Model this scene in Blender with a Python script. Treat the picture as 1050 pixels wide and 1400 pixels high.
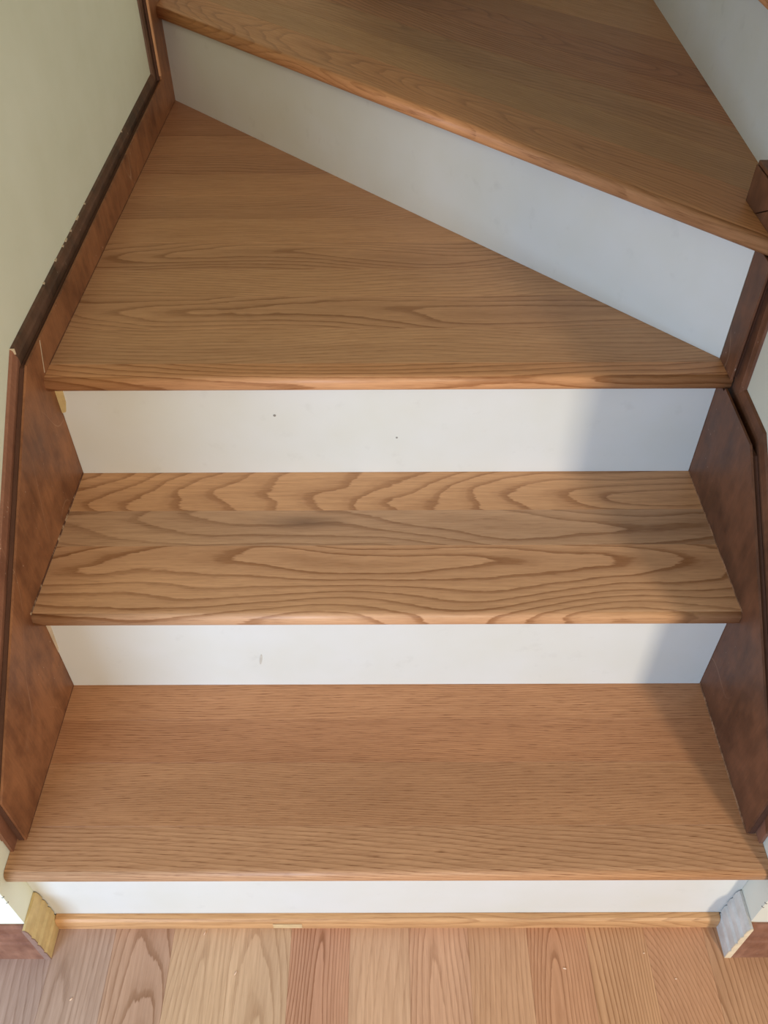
import bpy, bmesh, math, random
from mathutils import Matrix, Vector
for o in list(bpy.data.objects): bpy.data.objects.remove(o)
S = bpy.context.scene
C = S.collection
rnd = random.Random(7)

# ------------------------------------------------------------------ camera
def cam_axes(yaw, pitch, roll):
    cy, sy, cp, sp = math.cos(yaw), math.sin(yaw), math.cos(pitch), math.sin(pitch)
    f = Vector((sy*cp, cy*cp, -sp)); r = Vector((cy, -sy, 0)); u = r.cross(f)
    cr, sr = math.cos(roll), math.sin(roll)
    return r*cr+u*sr, u*cr-r*sr, f
cr_, cu_, cf_ = cam_axes(-0.0036, 0.7837, -0.0062)
cd = bpy.data.cameras.new('camera'); cam = bpy.data.objects.new('camera', cd); C.objects.link(cam)
cd.sensor_fit = 'VERTICAL'; cd.sensor_height = 24; cd.lens = 24*1164.58/1400; cd.clip_start = .02
m = Matrix((cr_, cu_, -cf_)).transposed().to_4x4(); m.translation = Vector((0.0005, -0.4431, 1.2491))
cam.matrix_world = m
S.camera = cam

# ------------------------------------------------------------------ light
W = bpy.data.worlds.new('world'); S.world = W; W.use_nodes = True
W.node_tree.nodes['Background'].inputs[0].default_value = (0.90, 0.95, 1.0, 1)
W.node_tree.nodes['Background'].inputs[1].default_value = 0.38
def area(name, loc, target, sx, sy, power, col):
    l = bpy.data.lights.new(name, 'AREA'); l.shape = 'RECTANGLE'; l.size = sx; l.size_y = sy
    l.energy = power; l.color = col
    o = bpy.data.objects.new(name, l); C.objects.link(o); o.location = loc
    o.rotation_euler = (Vector(target)-Vector(loc)).to_track_quat('-Z', 'Y').to_euler()
    return o
area('warm_window_light', (1.54, -3.0, 1.75), (0, .3, .4), .26, .9, 76, (1.0, .88, .72))
area('cool_window_light', (-1.10, -1.45, .72), (.1, .0, .12), .8, .8, 35, (.50, .69, 1.0))
S.view_settings.view_transform = 'Standard'; S.view_settings.look = 'None'
S.view_settings.gamma = 1; S.view_settings.exposure = 0.0; S.view_settings.use_curve_mapping = False

# ------------------------------------------------------------------ node helper
class N:
    def __init__(s, name):
        s.m = bpy.data.materials.new(name); s.m.use_nodes = True
        s.t = s.m.node_tree; s.b = s.t.nodes['Principled BSDF']
    def n(s, typ, ins=None, **kw):
        d = s.t.nodes.new(typ)
        for k, v in kw.items(): setattr(d, k, v)
        for k, v in (ins or {}).items(): s.put(d.inputs[k], v)
        return d
    def put(s, inp, v):
        if isinstance(v, bpy.types.NodeSocket): s.t.links.new(v, inp)
        elif isinstance(v, bpy.types.Node): s.t.links.new(v.outputs[0], inp)
        else:
            if isinstance(v, tuple) and inp.type == 'VECTOR': v = v[:3]
            elif isinstance(v, tuple) and inp.type == 'RGBA' and len(v) == 3: v = (*v, 1)
            inp.default_value = v
    def math(s, op, a, b=0.0, c=0.0, clamp=False):
        return s.n('ShaderNodeMath', {0: a, 1: b, 2: c}, operation=op, use_clamp=clamp).outputs[0]
    def vm(s, op, a, b=(0, 0, 0)):
        return s.n('ShaderNodeVectorMath', {0: a, 1: b}, operation=op).outputs[0]
    def xyz(s, v):
        return s.n('ShaderNodeSeparateXYZ', {0: v}).outputs
    def comb(s, x, y, z):
        return s.n('ShaderNodeCombineXYZ', {0: x, 1: y, 2: z}).outputs[0]
    def noise(s, v, scale=1, detail=2, rough=.5, dist=0):
        return s.n('ShaderNodeTexNoise', {'Vector': v, 'Scale': scale, 'Detail': detail, 'Roughness': rough, 'Distortion': dist}).outputs[0]
    def mix(s, f, a, b, typ='MIX'):
        d = s.n('ShaderNodeMix', data_type='RGBA', blend_type=typ)
        s.put(d.inputs[0], f); s.put(d.inputs[6], a); s.put(d.inputs[7], b)
        return d.outputs[2]
    def ramp(s, f, stops, interp='LINEAR'):
        d = s.n('ShaderNodeValToRGB', {0: f}); r = d.color_ramp; r.interpolation = interp
        while len(r.elements) < len(stops): r.elements.new(.5)
        for e, (p, c) in zip(r.elements, stops):
            e.position = p; e.color = c if len(c) == 4 else (*c, 1)
        return d.outputs[0]
    def rng(s, v, a, b, c=0, d=1):
        return s.n('ShaderNodeMapRange', {0: v, 1: a, 2: b, 3: c, 4: d}).outputs[0]
    def bump(s, h, strength=.2, dist=.001):
        s.put(s.b.inputs['Normal'], s.n('ShaderNodeBump', {'Height': h, 'Strength': strength, 'Distance': dist}).outputs[0])

def srgb(r, g, b):
    f = lambda c: (c/255/12.92) if c/255 <= .04045 else ((c/255+.055)/1.055)**2.4
    return (f(r), f(g), f(b), 1)

# oak: rings of a tilted log cut by the board. object x runs along the grain.
# per-object properties: cut=(v0, d0, slope) ring=(k, contrast, seed) tone=(r,g,b) linear colour
def oak_material(name, rough=.42, pore=1.0):
    s = N(name)
    P = s.n('ShaderNodeTexCoord').outputs['Object']
    A = lambda k: s.n('ShaderNodeAttribute', attribute_type='OBJECT', attribute_name=k).outputs['Vector']
    cut, ring, tone = s.xyz(A('cut')), s.xyz(A('ring')), A('tone')
    x, y, z = s.xyz(P)[:3]
    seed = ring[2]
    off = s.comb(seed, s.math('MULTIPLY', seed, 1.7), s.math('MULTIPLY', seed, .6))
    warp = s.xyz(A('warp'))
    big = s.noise(s.vm('ADD', s.vm('MULTIPLY', P, (2.6, 6, 6)), off), 1, 1)
    mid = s.noise(s.vm('ADD', s.vm('MULTIPLY', P, (5, 15, 15)), off), 1, 2, .4)
    fine = s.noise(s.vm('ADD', s.vm('MULTIPLY', P, (60, 420, 420)), off), 1, 2)
    q = s.math('ADD', s.math('SUBTRACT', y, cut[0]), s.math('MULTIPLY', s.math('MULTIPLY', s.math('SUBTRACT', big, .5), .10), warp[0]))
    d = s.math('ADD', s.math('ADD', cut[1], s.math('MULTIPLY', x, cut[2])), s.math('MULTIPLY', s.math('MULTIPLY', s.math('SUBTRACT', mid, .5), .030), warp[0]))
    d = s.math('ADD', d, z)
    r2 = s.math('ADD', s.math('MULTIPLY', q, q), s.math('MULTIPLY', d, d))
    rr = s.math('DIVIDE', r2, s.math('ADD', s.math('SQRT', r2), .03))
    wob = s.noise(s.vm('ADD', s.vm('MULTIPLY', P, (12, 50, 50)), off), 1, 2)
    ph = s.math('ADD', s.math('MULTIPLY', rr, ring[0]), s.math('ADD', s.math('MULTIPLY', fine, .20), s.math('MULTIPLY', wob, .35)))
    f = s.math('FRACT', ph)
    band = s.ramp(f, [(0, (.1,)*3), (.06, (1,)*3), (.16, (.85,)*3), (.32, (.30,)*3), (.6, (.08,)*3), (1, (0,)*3)], 'EASE')
    # pores: short dark dashes along the grain, denser in the rings
    pv = s.noise(s.vm('ADD', s.vm('MULTIPLY', P, (38, 800, 800)), off), 1, 2, .6)
    pores = s.math('MULTIPLY', s.rng(pv, .53, .68), s.rng(band, 0, 1, .35, 1.0))
    fib = s.noise(s.vm('ADD', s.vm('MULTIPLY', P, (14, 260, 260)), off), 1, 3, .6)
    cloud = s.noise(s.vm('ADD', s.vm('MULTIPLY', P, (2.2, 12, 12)), off), 1, 2)
    strength = s.math('MULTIPLY', s.math('MULTIPLY', band, ring[1]), s.rng(cloud, .3, .7, .55, 1.25))
    light = s.mix(s.rng(cloud, .3, .72), s.vm('MULTIPLY', tone, (1.10, 1.09, 1.05)), s.vm('MULTIPLY', tone, (.90, .88, .86)))
    dark = s.vm('MULTIPLY', tone, (.47, .36, .26))
    col = s.mix(s.math('MINIMUM', strength, 1.0), light, dark)
    col = s.mix(s.rng(fib, .35, .72, .0, .46), col, s.vm('MULTIPLY', tone, (.62, .53, .44)))
    col = s.mix(s.math('MULTIPLY', s.math('MULTIPLY', pores, .62*pore), warp[1], clamp=True), col, s.vm('MULTIPLY', tone, (.34, .23, .16)))
    sx, sy, sz = s.xyz(A('stain'))[:3]
    ex = s.math('DIVIDE', s.math('SUBTRACT', x, sx), .060); ey = s.math('DIVIDE', s.math('SUBTRACT', y, sy), .014)
    sd = s.math('SQRT', s.math('ADD', s.math('MULTIPLY', ex, ex), s.math('MULTIPLY', ey, ey)))
    sd = s.math('ADD', sd, s.math('MULTIPLY', s.math('SUBTRACT', cloud, .5), 1.6))
    col = s.mix(s.math('MULTIPLY', s.rng(sd, 1.25, .1), sz, clamp=True), col, s.vm('MULTIPLY', tone, (.30, .26, .24)))
    s.put(s.b.inputs['Base Color'], col)
    s.put(s.b.inputs['Roughness'], s.rng(fib, .2, .8, rough-.05, rough+.12))
    s.b.inputs['Specular IOR Level'].default_value = .35
    s.bump(s.math('SUBTRACT', 1.0, s.math('ADD', s.math('MULTIPLY', pores, .6), s.math('MULTIPLY', band, .3))), .25, .0004)
    return s.m

# old stained plywood skirt: mottled brown with vertical streaks, scuffs and light flecks
def stained(name, c1, c2, flecks=.5, rough=.38):
    s = N(name)
    P = s.n('ShaderNodeTexCoord').outputs['Object']
    a = s.noise(s.vm('MULTIPLY', P, (9, 9, 9)), 1, 4, .6)
    st = s.noise(s.vm('MULTIPLY', P, (300, 300, 18)), 1, 3, .6)
    st2 = s.noise(s.vm('MULTIPLY', P, (90, 90, 7)), 1, 2, .5)
    a2 = s.noise(s.vm('MULTIPLY', P, (38, 38, 26)), 1, 4, .65)
    col = s.mix(s.rng(s.math('ADD', s.math('MULTIPLY', a, .6), s.math('MULTIPLY', a2, .4)), .40, .60), c1, c2)
    col = s.mix(s.rng(st, .35, .8, 0, .28), col, s.vm('MULTIPLY', c1, (.5, .45, .4)))
    col = s.mix(s.rng(st2, .4, .75, 0, .18), col, s.vm('MULTIPLY', c2, (1.35, 1.3, 1.25)))
    fl = s.noise(s.vm('MULTIPLY', P, (300, 300, 150)), 1, 1)
    reg = s.noise(s.vm('ADD', P, (3, 5, 1)), 7, 2)
    fm = s.math('MULTIPLY', s.rng(fl, .74, .78), s.rng(reg, .52, .62))
    col = s.mix(s.math('MULTIPLY', fm, flecks), col, srgb(205, 185, 165))
    sn = s.noise(s.vm('MULTIPLY', P, (5, 5, 2.6)), 1, 1)
    sc = s.math('MULTIPLY', s.rng(s.math('ABSOLUTE', s.math('SUBTRACT', sn, .5)), 0, .0016, 1, 0), s.rng(reg, .48, .62))
    col = s.mix(s.math('MULTIPLY', sc, flecks*.55, clamp=True), col, srgb(200, 165, 135))
    s.put(s.b.inputs['Base Color'], col)
    s.put(s.b.inputs['Roughness'], s.rng(a, .3, .7, rough, rough+.2))
    s.b.inputs['Specular IOR Level'].default_value = .35
    s.bump(st, .12, .0005)
    return s.m

def paint(name, c, c2=None, rough=.55, smudge=.25, bump=.15):
    s = N(name)
    P = s.n('ShaderNodeTexCoord').outputs['Object']
    a = s.noise(P, 9, 3, .55)
    b = s.noise(s.vm('ADD', P, (7, 1, 3)), 26, 3, .6)
    col = s.mix(s.rng(a, .3, .75, 0, 1), c, c2 or s.vm('MULTIPLY', c, (.93, .93, .90)))
    col = s.mix(s.math('MULTIPLY', s.rng(b, .62, .78), smudge), col, s.vm('MULTIPLY', c, (.72, .70, .66)))
    s.put(s.b.inputs['Base Color'], col)
    s.b.inputs['Roughness'].default_value = rough
    s.b.inputs['Specular IOR Level'].default_value = .3
    s.bump(s.noise(P, 160, 3, .6), bump, .0006)
    return s.m

def plain(name, c, rough=.6):
    s = N(name)
    P = s.n('ShaderNodeTexCoord').outputs['Object']
    a = s.noise(P, 60, 3, .6)
    s.put(s.b.inputs['Base Color'], s.mix(s.rng(a, .3, .7), c, s.vm('MULTIPLY', c, (.8, .78, .75))))
    s.b.inputs['Roughness'].default_value = rough
    return s.m

OAK = oak_material('oak')
OAKF = oak_material('oak_floor', .36, .6)
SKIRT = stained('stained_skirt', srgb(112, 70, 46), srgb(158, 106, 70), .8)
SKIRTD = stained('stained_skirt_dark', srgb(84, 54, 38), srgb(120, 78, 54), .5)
CAP = stained('stained_cap', srgb(124, 82, 62), srgb(148, 102, 78), .6)
CAPOLD = stained('worn_dark_cap', srgb(68, 53, 42), srgb(112, 82, 64), .5)
GROOVE = plain('dark_groove', srgb(92, 58, 40), .8)
def seam_mat(name, base, light, amt):
    s = N(name)
    P = s.n('ShaderNodeTexCoord').outputs['Object']
    f = s.rng(s.noise(s.vm('MULTIPLY', P, (10, 70, 10)), 1, 3, .7), .60-amt*.2, .66)
    s.put(s.b.inputs['Base Color'], s.mix(f, base, light)); s.b.inputs['Roughness'].default_value = .7
    return s.m
SEAM = seam_mat('flecked_seam', srgb(96, 62, 42), srgb(205, 175, 140), .5)
SEAMD = seam_mat('dark_seam', srgb(100, 62, 40), srgb(130, 88, 60), .3)
SEAMR = seam_mat('tan_seam', srgb(120, 84, 56), srgb(176, 134, 98), .7)
BASEB = stained('stained_baseboard', srgb(116, 76, 58), srgb(160, 116, 92), .5, .35)
WALL = paint('cream_wall_paint', srgb(234, 238, 218), rough=.6, smudge=.1)
WALLR = paint('pale_wall_paint', srgb(214, 212, 196), rough=.6, smudge=.1)
RISER = paint('white_riser_paint', srgb(216, 216, 210), srgb(212, 211, 200), .45, .3)
CEIL = paint('ceiling_paint', srgb(215, 212, 200))
PINE = plain('raw_pine', srgb(212, 186, 130), .55)
PRIMED = plain('primed_grey', srgb(205, 203, 196), .5)
CAULK = plain('caulk', srgb(214, 196, 168), .6)
RAWEDGE = plain('raw_edge', srgb(205, 150, 108), .6)
NAIL = plain('dark_nail', srgb(60, 55, 55), .5)

# ------------------------------------------------------------------ mesh helpers
def obj(name, bm, mat, parent=None, mw=None):
    bmesh.ops.recalc_face_normals(bm, faces=bm.faces)
    me = bpy.data.meshes.new(name); bm.to_mesh(me); bm.free()
    me.materials.append(mat)
    o = bpy.data.objects.new(name, me); C.objects.link(o)
    if mw is not None: o.matrix_world = mw
    if parent is not None:
        o.parent = parent; o.matrix_parent_inverse = Matrix.Identity(4)
        if parent.type == 'EMPTY' and mw is None:
            # mesh coordinates are world coordinates: keep them there
            o.matrix_local = P_INV(parent)
        elif mw is not None:
            o.matrix_local = P_INV(parent) @ mw
        else:
            o.matrix_local = P_INV(parent)
    return o
WORLD = {}
def P_INV(p):
    mm = p.matrix_basis.copy(); q = p.parent
    while q: mm = q.matrix_basis @ mm; q = q.parent
    return mm.inverted()
def thing(name, label, cat, loc, group=None):
    o = bpy.data.objects.new(name, None); C.objects.link(o); o.location = loc
    o.empty_display_size = .05
    return tag(o, label, cat, group)
def tag(o, label, cat, group=None):
    o['label'] = label; o['category'] = cat
    if group: o['group'] = group
    return o
def struct(name, bm, mat, label=None, cat=None):
    o = obj(name, bm, mat); o['kind'] = 'structure'
    if label: o['label'] = label
    if cat: o['category'] = cat
    return o
def prism(bm, poly, axis, a, b):
    """poly in the other two axes (in xyz order), extruded along axis from a to b"""
    def mk(p, t):
        if axis == 0: return (t, p[0], p[1])
        if axis == 1: return (p[0], t, p[1])
        return (p[0], p[1], t)
    v0 = [bm.verts.new(mk(p, a)) for p in poly]; v1 = [bm.verts.new(mk(p, b)) for p in poly]
    bm.faces.new(v0); bm.faces.new(v1[::-1]); n = len(poly)
    for i in range(n): bm.faces.new((v0[i], v0[(i+1) % n], v1[(i+1) % n], v1[i]))
    return bm
def box(a, b, bevel=0, seg=1):
    bm = bmesh.new()
    prism(bm, [(a[0], a[1]), (b[0], a[1]), (b[0], b[1]), (a[0], b[1])], 2, a[2], b[2])
    if bevel: bmesh.ops.bevel(bm, geom=bm.edges[:], offset=bevel, segments=seg, affect='EDGES', profile=.5)
    return bm
def clip(poly, a, b, c):           # keep a*x+b*y<=c
    out = []
    for i in range(len(poly)):
        p, q = poly[i], poly[(i+1) % len(poly)]
        dp, dq = a*p[0]+b*p[1]-c, a*q[0]+b*q[1]-c
        if dp <= 1e-9: out.append(p)
        if (dp < -1e-9 and dq > 1e-9) or (dp > 1e-9 and dq < -1e-9):
            t = dp/(dp-dq); out.append((p[0]+(q[0]-p[0])*t, p[1]+(q[1]-p[1])*t))
    return out

# ------------------------------------------------------------------ dimensions (metres)
Z1, H, T, OV = .2092, .1877, .0229, .0233
Z2, Z3, Z4 = Z1+H, Z1+2*H, Z1+3*H
Z5 = Z4+H
R2, R3 = .2491, .4956
WX = .467                                   # wall faces
BX = .450                                   # skirt board faces
WF = -.040                                  # front face of the end walls
L4, R4 = (-.45, 1.4813), (.45, .5143)       # base of the diagonal riser
BACK, PIV = 1.508, .583                     # back wall, end of the inner wall

# ------------------------------------------------------------------ the room
struct('wall_left', box((-1.7, WF, 0), (-WX, 1.62, 2.6)), WALL, 'cream painted wall on the left of the stairs', 'wall')
wr = struct('wall_right', box((WX, WF, 0), (1.7, PIV, 2.6)), WALLR, 'pale painted wall on the right of the stairs', 'wall')
struct('wall_back', box((-WX, BACK, 0), (1.7, 1.62, 2.6)), WALL)
struct('ceiling', box((-1.9, -3.6, 2.6), (1.9, 1.62, 2.7)), CEIL)  # out of view; put in to block top light over the stairs
# floor planks running towards the stairs
fl = struct('floor', box((-1.9, -3.6, -.06), (1.9, -.002, -.0192)), GROOVE)
tones = {-7: (178, 152, 138), -6: (180, 152, 134), -5: (194, 158, 132), -4: (206, 172, 138), -3: (210, 176, 142), -2: (200, 152, 122), -1: (212, 172, 138),
         0: (208, 164, 132), 1: (204, 160, 124), 2: (202, 152, 116), 3: (206, 160, 120), 4: (198, 150, 114), 5: (196, 152, 116), 6: (202, 146, 104)}
PW = .0815
def plank(x0, x1, y0, y1, tone, cut, ring):
    bm = box((y0, -(x1-x0)/2, -.019), (y1, (x1-x0)/2, 0), .00025)
    mw = Matrix.Translation(((x0+x1)/2, 0, 0)) @ Matrix.Rotation(math.pi/2, 4, 'Z')
    # local x runs along world y
    o = obj('plank', bm, OAKF, fl, mw)
    o['tone'] = tone[:3]; o['cut'] = cut; o['ring'] = ring; o['warp'] = (.8, .8, 0.0); o['stain'] = (0.0, 0.0, 0.0)
    return o
#               v0      d0   slope   k   contrast
FC = {-7: (.03, .02, .06, 150, .45), -6: (.01, .04, .07, 160, .55), -5: (0.0, .030, .12, 190, .72), -4: (-.012, .022, .09, 170, .42), -3: (.006, .026, .12, 170, .45),
      -2: (0.004, .012, .07, 270, .90), -1: (.12, .02, .05, 90, .25), 0: (-.006, .022, .10, 180, .70), 1: (.075, .03, .07, 160, .45),
      2: (.004, .020, .15, 250, .80), 3: (.060, .02, .04, 230, .85), 4: (.10, .10, .45, 190, .68), 5: (.045, .03, .10, 190, .80), 6: (.01, .04, .12, 160, .65)}
for k in range(-23, 23):
    x0 = .030+PW*(k-.0); x1 = x0+PW-.0001
    if x0 < -1.88 or x1 > 1.88: continue
    kk = k+1 if k < 0 else k+1
    t = tones.get(kk-1, (200+rnd.uniform(-12, 8), 150+rnd.uniform(-10, 10), 108+rnd.uniform(-10, 10)))
    c = FC.get(kk-1, (rnd.uniform(-.04, .04), rnd.uniform(.02, .06), rnd.uniform(.05, .3), rnd.uniform(110, 190), rnd.uniform(.35, .6)))
    y = -.003
    first = True
    while y > -3.58:
        L = rnd.uniform(.5, 1.3)
        y0 = max(y-L, -3.59)
        v0, d0, sl, kf, ct = c if first else (rnd.uniform(-.04, .04), rnd.uniform(.02, .06), rnd.uniform(.05, .3), rnd.uniform(110, 190), rnd.uniform(.35, .6))
        plank(x0, x1, y0, y-.0004, srgb(*t), (v0, d0, sl), (kf, ct, rnd.uniform(0, 50)))
        y = y0; first = False
        t = (200+rnd.uniform(-12, 8), 150+rnd.uniform(-10, 10), 108+rnd.uniform(-10, 10))

# ------------------------------------------------------------------ baseboards on the front of the end walls
def prof_front(h, d):
    """(depth, height) outline of the old stained baseboard"""
    return [(0, 0), (d, 0), (d, h*.56), (d*.86, h*.60), (d*.80, h*.70), (d*.52, h*.80), (d*.45, h*.93), (d*.25, h), (0, h)]
for sgn, nm in ((-1, 'baseboard_left'), (1, 'baseboard_right')):
    bm = bmesh.new()
    prism(bm, [(WF-d, z) for d, z in prof_front(.101, .0105)], 0, sgn*(WX+.0002), sgn*1.69)
    o = struct(nm, bm, BASEB, 'old brown stained baseboard across the front of the %s wall' % ('left' if sgn < 0 else 'right'), 'baseboard')
# short baseboard offcuts on the inner side of each end wall
def stub(sgn, mat, label, edge):
    t = thing('baseboard_offcut', label, 'trim', (sgn*WX, -.02, 0), 'short baseboard offcuts beside the bottom riser')
    d = .0085; h = .104
    P = [(0, 0), (d, 0), (d, .022), (d*.72, .026), (d*.95, .032), (d*.95, .050), (d*.62, .054), (d*.9, .060), (d*.9, .074), (d*.55, .079), (d*.78, .084), (d*.7, .097), (d*.4, h), (0, h)]
    bm = bmesh.new(); prism(bm, [(sgn*(WX-.0003-x), z) for x, z in P], 1, -.0015, -.0495)
    obj('moulding', bm, mat, t)
    bm = bmesh.new(); prism(bm, [(sgn*(WX-.0003-x), z) for x, z in P], 1, -.0497, -.0510)
    e = obj('cut_end', bm, edge, t)
    return t
stub(-1, PINE, 'short yellow pine baseboard offcut at the left end of the bottom riser', plain('sawn_end_dark', srgb(150, 120, 105)))
stub(1, PRIMED, 'short pale grey baseboard offcut at the right end of the bottom riser', plain('sawn_end_light', srgb(232, 214, 180)))
# staple heads along the plaster corner bead
def nails(par, sgn, zs):
    for z in zs:
        bm = bmesh.new(); bmesh.ops.create_icosphere(bm, subdivisions=2, radius=.0017)
        bmesh.ops.transform(bm, matrix=Matrix.Translation((sgn*(WX+.0012), WF+.0012, z)), verts=bm.verts)
        obj('staple_head', bm, NAIL, par)
nails(bpy.data.objects['wall_left'], -1, (.187, .170)); nails(wr, 1, (.150, .162))

# ------------------------------------------------------------------ risers
def riser(bm, label, loc, marks=()):
    o = thing('stair_riser', label, 'stair riser', loc, 'white painted risers')
    obj('riser_board', bm, RISER, o)
    return o
G = .0002
def riser_straight(y, z0, z1, label, x=BX):
    return riser(box((-x+G, y, z0+G), (x-G, y+.016, z1-G), .0005), label, (0, y, z0))
r1 = riser_straight(0, 0, Z1-T, 'lowest white riser, a narrow strip between bottom tread and floor', WX)
r2 = riser_straight(R2, Z1, Z2-T, 'white riser between the lowest tread and the second tread')
r3 = riser_straight(R3, Z2, Z3-T, 'white riser between second tread and the first wedge-shaped tread')
# diagonal riser
dv = Vector((R4[0]-L4[0], R4[1]-L4[1], 0)).normalized(); nv = Vector((-dv.y, dv.x, 0))   # nv points to the back
a0, b0 = Vector((*L4, 0)), Vector((*R4, 0))
bm = bmesh.new()
th = .016
prism(bm, [(a0.x+G, a0.y), (b0.x-G, b0.y), (b0.x-G, b0.y+th/nv.y), (a0.x+G, min(a0.y+th/nv.y, BACK-G))], 2, Z3+G, Z4-T-G)
r4 = riser(bm, 'long diagonal white riser between the two wedge-shaped treads', (0, 1.0, Z3))
# last riser, parallel to the side walls
q0, q1 = Vector((.4965, PIV+G, 0)), Vector((.537, BACK-G, 0))
bm = bmesh.new(); prism(bm, [(q0.x, q0.y), (q1.x, q1.y), (q1.x+.016, q1.y), (q0.x+.016, q0.y)], 2, Z4+G, Z5-T-G)
r5 = riser(bm, 'dim white riser at the top right corner behind the upper wedge tread', (.51, 1.0, Z4))
# scuffs on the risers
def scuff(par, x, y, z, w, h, col, rot=0):
    bm = bmesh.new(); bmesh.ops.create_circle(bm, cap_ends=True, segments=10, radius=1)
    r = bmesh.ops.extrude_face_region(bm, geom=bm.faces[:])
    bmesh.ops.translate(bm, vec=(0, 0, .4), verts=[v for v in r['geom'] if isinstance(v, bmesh.types.BMVert)])
    M = Matrix.Translation((x, y-.0002, z)) @ Matrix.Rotation(rot, 4, 'Y') @ Matrix.Rotation(math.pi/2, 4, 'X') @ Matrix.Diagonal((w/2, h/2, .0008, 1))
    bmesh.ops.transform(bm, matrix=M, verts=bm.verts)
    return obj('scuff', bm, plain('scuff', col), par)
scuff(r2, -.174, R2, .272, .0035, .024, srgb(198, 193, 180), .15)
scuff(r3, -.155, R3, .505, .004, .004, srgb(150, 146, 138))
scuff(r3, .016, R3, .464, .003, .003, srgb(150, 146, 138))

# ------------------------------------------------------------------ treads
def tread(label, origin, ang, poly, seams, z, tones_, cuts, rings, loc, name='stair_tread', warp=(1.0, .9, 0.0), stains={}):
    """poly: outline in local (u along the nosing, w towards the back); nosing front at w=0"""
    t = thing(name, label, 'stair tread', loc, 'oak stair treads')
    mw = Matrix.Translation((origin[0], origin[1], z)) @ Matrix.Rotation(ang, 4, 'Z')
    for i in range(len(seams)-1):
        w0, w1 = seams[i], seams[i+1]
        p = clip(clip(poly, 0, -1, -w0), 0, 1, w1-.0002)
        p2 = []
        for a in p:
            if not p2 or (abs(a[0]-p2[-1][0])+abs(a[1]-p2[-1][1])) > 1e-5: p2.append(a)
        if len(p2) < 3: continue
        bm = bmesh.new(); prism(bm, p2, 2, -T, 0)
        if i == 0:
            es = [e for e in bm.edges if all(abs(v.co.y-w0) < 1e-6 for v in e.verts) and abs(e.verts[0].co.z-e.verts[1].co.z) < 1e-6]
            bmesh.ops.bevel(bm, geom=es, offset=.0085, segments=5, affect='EDGES', profile=.5)
        else:
            es = [e for e in bm.edges if all(v.co.z > -1e-6 and abs(v.co.y-w0) < 1e-6 for v in e.verts)]
            bmesh.ops.bevel(bm, geom=es, offset=.0005, segments=1, affect='EDGES')
        o = obj('stave', bm, OAK, t, mw)
        o['tone'] = tones_[i % len(tones_)][:3]; o['cut'] = cuts[i % len(cuts)]; o['ring'] = rings[i % len(rings)]; o['warp'] = warp; o['stain'] = stains.get(i, (0.0, 0.0, 0.0))
        if i == 0:
            for f in o.data.polygons: f.use_smooth = abs(f.normal.z) < .98 and abs(f.normal.x) < .5
    return t
# lowest tread: close straight grain
tread('lowest and widest oak tread with tight straight grain', (0, -OV), 0,
      [(-WX+.0005, 0), (WX-.0005, 0), (WX-.0005, R2+OV+.012), (-WX+.0005, R2+OV+.012)],
      [0, .062, .150, .215, .30], Z1,
      [srgb(200, 154, 115), srgb(192, 144, 105), srgb(190, 138, 99), srgb(198, 146, 105)],
      [(-.14, .16, .10), (-.30, .10, .015), (-.34, .14, .02), (.48, .08, .05)],
      [(210, .60, 3.1), (300, .50, 8.4), (320, .55, 12.0), (260, .50, 21.3)], (0, R2/2, Z1), warp=(.42, 1.45, 0.0))
# second tread: bold cathedral figure
tread('second oak tread from the floor with bold wavy cathedral grain', (0, R2-OV), 0,
      [(-BX+G, 0), (BX-G, 0), (BX-G, .285), (-BX+G, .285)],
      [0, .122, .190, .285], Z2,
      [srgb(214, 168, 128), srgb(198, 160, 126), srgb(216, 168, 124)],
      [(.088, .004, .10), (.165, -.012, .10), (.212, -.088, .21)],
      [(100, .95, 5.0), (90, .75, 14.3), (88, .85, 31.0)], (0, .36, Z2), stains={1: (-.115, .166, .75)})
# first winder
y3 = R3-OV
sl4 = (R4[1]-L4[1])/(R4[0]-L4[0])
def y4(x): return L4[1]+(x-L4[0])*sl4
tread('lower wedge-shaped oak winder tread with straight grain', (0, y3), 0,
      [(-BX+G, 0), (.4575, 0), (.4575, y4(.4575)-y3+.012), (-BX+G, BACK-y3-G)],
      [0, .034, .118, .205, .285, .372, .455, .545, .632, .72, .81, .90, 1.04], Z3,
      [srgb(214, 160, 114), srgb(202, 158, 118), srgb(198, 153, 114), srgb(200, 155, 115), srgb(196, 150, 111), srgb(198, 151, 111), srgb(192, 145, 107), srgb(192, 144, 106), srgb(184, 136, 101), srgb(188, 139, 103), srgb(184, 134, 99), srgb(180, 130, 96)],  # nosing stave toned lighter, back staves darker: fall of light put into the colour
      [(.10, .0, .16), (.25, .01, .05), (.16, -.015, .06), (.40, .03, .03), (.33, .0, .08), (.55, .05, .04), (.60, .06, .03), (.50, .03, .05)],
      [(110, .85, 2.0), (130, .45, 9.0), (140, .85, 17.0), (130, .55, 23.0), (130, .80, 33.0), (180, .46, 41.0), (190, .52, 46.0), (180, .44, 11.0)], (-.2, .9, Z3))
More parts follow.
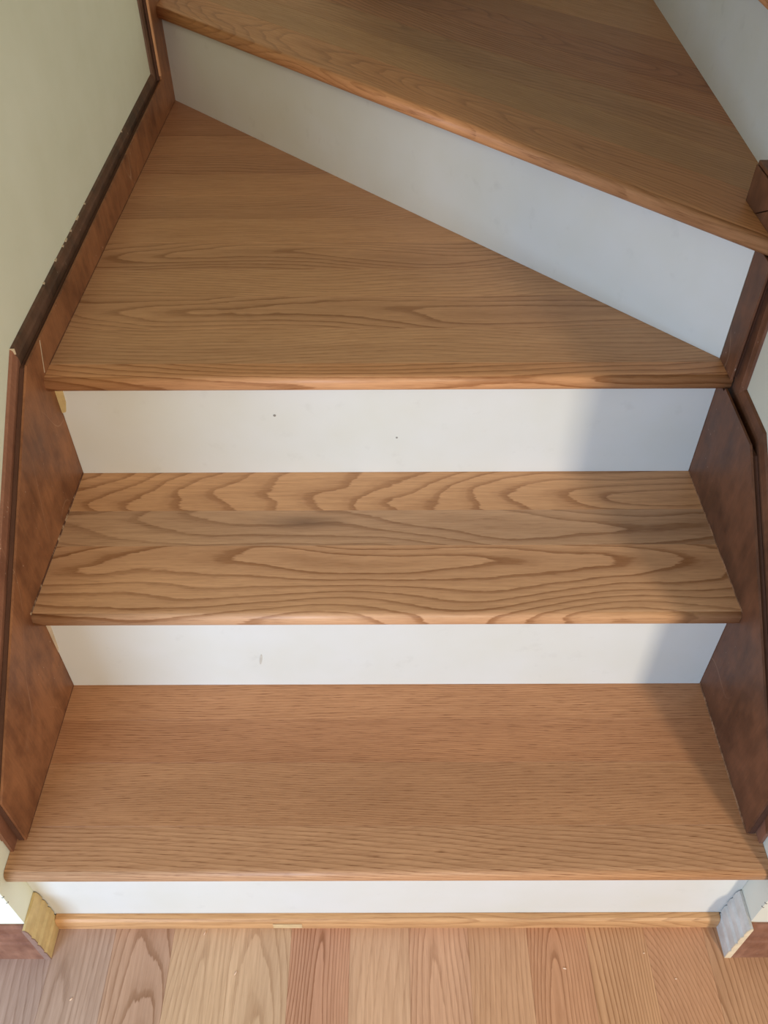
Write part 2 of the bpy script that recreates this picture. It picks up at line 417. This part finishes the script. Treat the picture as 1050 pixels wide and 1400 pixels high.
# second winder, nosing parallel to the diagonal riser
ang = math.atan2(dv.y, dv.x)
o4 = a0-nv*OV
def loc4(x, y):
    d = Vector((x, y, 0))-o4
    return (d.dot(dv), d.dot(nv))
yn = lambda x: o4.y+(x-o4.x)*sl4
poly4 = [loc4(-BX+G, yn(-BX+G)), loc4(WX-.0005, yn(WX-.0005)), loc4(WX-.0005, PIV+G), loc4(q0.x-G, PIV+G*2), loc4(q1.x-G, BACK-G), loc4(-BX+G, BACK-G)]
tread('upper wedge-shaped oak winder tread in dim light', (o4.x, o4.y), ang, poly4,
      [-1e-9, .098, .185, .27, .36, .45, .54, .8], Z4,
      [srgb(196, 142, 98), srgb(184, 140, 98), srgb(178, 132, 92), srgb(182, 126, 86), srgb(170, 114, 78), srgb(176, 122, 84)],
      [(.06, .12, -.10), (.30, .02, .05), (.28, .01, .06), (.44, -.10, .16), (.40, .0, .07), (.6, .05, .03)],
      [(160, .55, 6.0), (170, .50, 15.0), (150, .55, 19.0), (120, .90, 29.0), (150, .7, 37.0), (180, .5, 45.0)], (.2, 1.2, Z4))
# top tread: its nosing just enters the frame
ang5 = math.atan2((q0-q1).y, (q0-q1).x)      # local u towards the camera, w towards +x
d5 = (q0-q1).normalized(); n5 = Vector((-d5.y, d5.x, 0)); o5 = q1-n5*OV
def loc5(x, y):
    d = Vector((x, y, 0))-o5
    return (d.dot(d5), d.dot(n5))
xn = lambda y: o5.x+(y-o5.y)*d5.x/d5.y
tread('topmost oak tread, only its rounded nosing showing at the top right corner', (o5.x, o5.y), ang5,
      [loc5(xn(BACK-G), BACK-G), loc5(xn(PIV+G), PIV+G), loc5(1.35, PIV+G), loc5(1.35, BACK-G)],
      [-1e-9, .09, .18, .27, .36, .9], Z5, [srgb(196, 140, 96), srgb(188, 132, 90)],
      [(.3, .03, .05), (.5, .02, .04)], [(150, .4, 3.0), (180, .4, 7.0)], (.9, 1.0, Z5))

# shoe moulding under the lowest riser
bm = bmesh.new()
prism(bm, [(-.0003, 0), (-.0115, 0), (-.0118, .012), (-.0105, .0215), (-.0075, .0248), (-.0003, .0255)], 0, -WX+.0092, WX-.0092)
sh = obj('shoe_moulding', bm, OAK)
tag(sh, 'thin oak shoe moulding strip between lowest riser and floor', 'trim')
sh['tone'] = srgb(206, 160, 112)[:3]; sh['cut'] = (.09, .03, .03); sh['ring'] = (200, .5, 4.4); sh['warp'] = (.6, .8, 0.0)
def filler(x0, x1):
    bm = box((x0, -.01215, .003), (x1, -.0117, .0165))
    return obj('filler_patch', bm, plain('wood_filler', srgb(216, 186, 138)), sh)
filler(-.158, -.118)

# ------------------------------------------------------------------ skirt boards
IN, BO, GR = BX, .4530, .4608        # board face, board back, face of the cap strip
def strip(par, name, poly, sgn, xa, xb, mat, bevel=0):
    bm = bmesh.new(); prism(bm, poly, 0, sgn*xa, sgn*xb)
    if bevel: bmesh.ops.bevel(bm, geom=bm.edges[:], offset=bevel, segments=1, affect='EDGES')
    return obj(name, bm, mat, par)
def cap(par, name, tops, bots, sgn, mat):
    """moulding whose top slopes from the wall down to the groove. tops: (y,z) line; bots: far lower line"""
    bm = bmesh.new(); n = len(tops); rows = []
    for (y, z, dy, dz) in tops:
        # wall edge, shoulder, face edge, face lower
        rows.append([bm.verts.new((sgn*(WX-.0002), y, z)), bm.verts.new((sgn*(WX-.0035), y+dy*.10, z+dz*.10)), bm.verts.new((sgn*(GR+.0012), y+dy*.45, z+dz*.45)),
                     bm.verts.new((sgn*GR, y+dy*.62, z+dz*.62)), bm.verts.new((sgn*GR, y+dy*3.2, z+dz*3.2)), bm.verts.new((sgn*(WX-.0002), y+dy*3.2, z+dz*3.2))])
    for i in range(n-1):
        for j in range(6): bm.faces.new((rows[i][j], rows[i+1][j], rows[i+1][(j+1) % 6], rows[i][(j+1) % 6]))
    bm.faces.new(rows[0][::-1]); bm.faces.new(rows[-1])
    return obj(name, bm, mat, par)
sk = thing('skirt_board', 'brown stained skirt board stepping up along the left wall', 'skirt board', (-WX, .5, Z1), 'stained stair skirt boards')
zt = 1.75
BL = [(.022, Z1+G), (.022, .306), (.445, .626), (1.393, .655), (1.402, zt), (BACK-G, zt), (BACK-G, .40), (.60, .38), (.26, Z1+G)]
b1 = strip(sk, 'board', BL, -1, IN, BO, SKIRT)
strip(sk, 'groove', [(.0215, Z1+G), (.0215, .302), (.444, .6225), (1.396, .652), (1.412, zt), (BACK-G, zt), (BACK-G, .40), (.60, .38), (.26, Z1+G)], -1, BO+.0001, GR-.0008, GROOVE)
# lower cap strip (redder) and front leg of it
cap(sk, 'cap_strip', [(.006, .312, .0, -.022), (.449, .647, .003, -.022)], None, -1, CAP)
strip(sk, 'backing_board', [(.007, Z1+G), (.007, .305), (.449, .626), (.60, .63), (.60, Z3-.05), (.26, Z1+G)], -1, GR+.0012, WX-.0008, CAP)
cap(sk, 'worn_cap_strip', [(.4495, .6475, .003, -.022), (1.378, .6705, .010, -.020), (1.390, zt, .022, 0)], None, -1, CAPOLD)
# raw wood edge between the boards in the corner, caulk lines at the mitres
strip(sk, 'raw_edge', [(1.3915, .662), (1.4002, zt), (1.4060, zt), (1.3975, .662)], -1, BX-.0004, BO+.0006, RAWEDGE)
for i, (fy, fw) in enumerate([(.66, .006), (.70, .004), (.715, .009), (.745, .004), (.78, .012), (.83, .003), (.60, .004), (1.10, .003)]):
    fz = .6475+(fy-.4495)*.0248
    strip(sk, 'paint_fleck', [(fy, fz-.0012), (fy, fz+.0012), (fy+fw, fz+.0009), (fy+fw*.8, fz-.0008)], -1, WX-.0022, WX-.0001, CAULK)
strip(sk, 'caulk_line', [(.4488, .640), (.4492, .6480), (.4500, .6480), (.4496, .640)], -1, GR-.0003, WX-.0002, CAULK)
strip(sk, 'caulk_line', [(.500, .6265), (.4835, Z3+.003), (.4848, Z3+.003), (.5016, .6265)], -1, BX-.0004, BX, CAULK)

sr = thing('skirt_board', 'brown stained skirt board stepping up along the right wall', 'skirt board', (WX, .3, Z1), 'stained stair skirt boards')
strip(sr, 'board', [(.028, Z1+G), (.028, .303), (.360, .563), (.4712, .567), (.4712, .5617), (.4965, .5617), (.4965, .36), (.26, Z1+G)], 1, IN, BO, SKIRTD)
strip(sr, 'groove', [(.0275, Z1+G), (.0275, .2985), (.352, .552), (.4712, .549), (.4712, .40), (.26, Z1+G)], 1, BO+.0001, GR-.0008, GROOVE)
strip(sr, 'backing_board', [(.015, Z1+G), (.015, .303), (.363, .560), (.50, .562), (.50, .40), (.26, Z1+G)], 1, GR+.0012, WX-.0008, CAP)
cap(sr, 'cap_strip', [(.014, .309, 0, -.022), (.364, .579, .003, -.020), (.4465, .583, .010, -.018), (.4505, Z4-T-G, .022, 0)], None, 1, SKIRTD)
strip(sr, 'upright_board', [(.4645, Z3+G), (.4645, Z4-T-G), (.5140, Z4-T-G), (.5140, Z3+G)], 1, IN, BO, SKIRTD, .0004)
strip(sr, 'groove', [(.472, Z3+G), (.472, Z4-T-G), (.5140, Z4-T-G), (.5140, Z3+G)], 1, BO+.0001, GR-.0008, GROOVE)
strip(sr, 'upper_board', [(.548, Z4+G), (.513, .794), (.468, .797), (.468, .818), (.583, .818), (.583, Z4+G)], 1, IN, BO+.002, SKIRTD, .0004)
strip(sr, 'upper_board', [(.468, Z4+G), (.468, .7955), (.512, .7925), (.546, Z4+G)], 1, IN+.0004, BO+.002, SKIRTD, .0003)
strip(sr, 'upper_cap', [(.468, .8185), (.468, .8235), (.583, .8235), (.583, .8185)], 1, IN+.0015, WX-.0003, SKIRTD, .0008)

# flecked caulk seams where the treads meet the boards
strip(sk, 'caulk_seam', [(.229, Z2+G), (.229, Z2+.0032), (.494, Z2+.0032), (.494, Z2+G)], -1, BX-.0007, BX, SEAM)
strip(sk, 'caulk_seam', [(.03, Z1+G), (.03, Z1+.0016), (.248, Z1+.0016), (.248, Z1+G)], -1, BX-.0004, BX, SEAMD)
strip(sk, 'caulk_seam', [(.505, Z3+G), (.505, Z3+.0018), (1.47, Z3+.0018), (1.47, Z3+G)], -1, BX-.0004, BX, SEAMD)
strip(sr, 'caulk_seam', [(.229, Z2+G), (.229, Z2+.0024), (.494, Z2+.0024), (.494, Z2+G)], 1, BX-.0006, BX, SEAMR)
strip(sr, 'caulk_seam', [(.034, Z1+G), (.034, Z1+.0034), (.248, Z1+.0034), (.248, Z1+G)], 1, BX-.0008, BX, SEAMR)

# paint and wood slivers at the riser corners
def sliver(par, name, pts, y, th, mat):
    bm = bmesh.new(); prism(bm, pts, 1, y, y-th); return obj(name, bm, mat, par)
sliver(r3, 'wood_sliver', [(-.4497, .560), (-.4390, .560), (-.4400, .530), (-.4440, .514), (-.4497, .512)], R3, .0022, PINE)
sliver(r2, 'paint_smear', [(-.4497, .373), (-.4440, .373), (-.4440, .345), (-.4470, .300), (-.4497, .29)], R2, .0008, CAULK)

# ------------------------------------------------------------------ wood crumbs on the floor
def crumb(x, y, l, a, label, z=0):
    bm = bmesh.new(); bmesh.ops.create_icosphere(bm, subdivisions=1, radius=1)
    for v in bm.verts: v.co *= 1+rnd.uniform(-.2, .2)
    zmin = min(v.co.z for v in bm.verts)
    bmesh.ops.transform(bm, matrix=Matrix.Translation((0, 0, -zmin*.0007)) @ Matrix.Diagonal((l/2, .0011, .0007, 1)), verts=bm.verts)
    o = obj('wood_chip', bm, RAWCHIP); o.matrix_world = Matrix.Translation((x, y, z)) @ Matrix.Rotation(a, 4, 'Z')
    tag(o, label, 'wood chip', 'pale wood chips on the floor')
RAWCHIP = plain('pale_chip', srgb(240, 205, 172))
CH = [(-.2535, -.018, .006, 1.2, 'pale wood chip on the floor touching the shoe moulding'),
      (-.2045, -.069, .008, 1.1, 'thin curled wood chip on a dark-grained plank left of centre'),
      (-.4180, -.1000, .005, .9, 'small pale chip on the greyish plank at the left, near the offcut'),
      (.2390, -.0640, .006, -.3, 'pale wood chip on the dark-striped plank right of centre'),
      (.3860, -.0770, .0035, .2, 'tiny pale speck nearest the right offcut, on the floor'),
      (.3500, -.0450, .0030, .2, 'tiny pale speck on the floor just below the shoe moulding at right')]
for c in CH: crumb(*c)
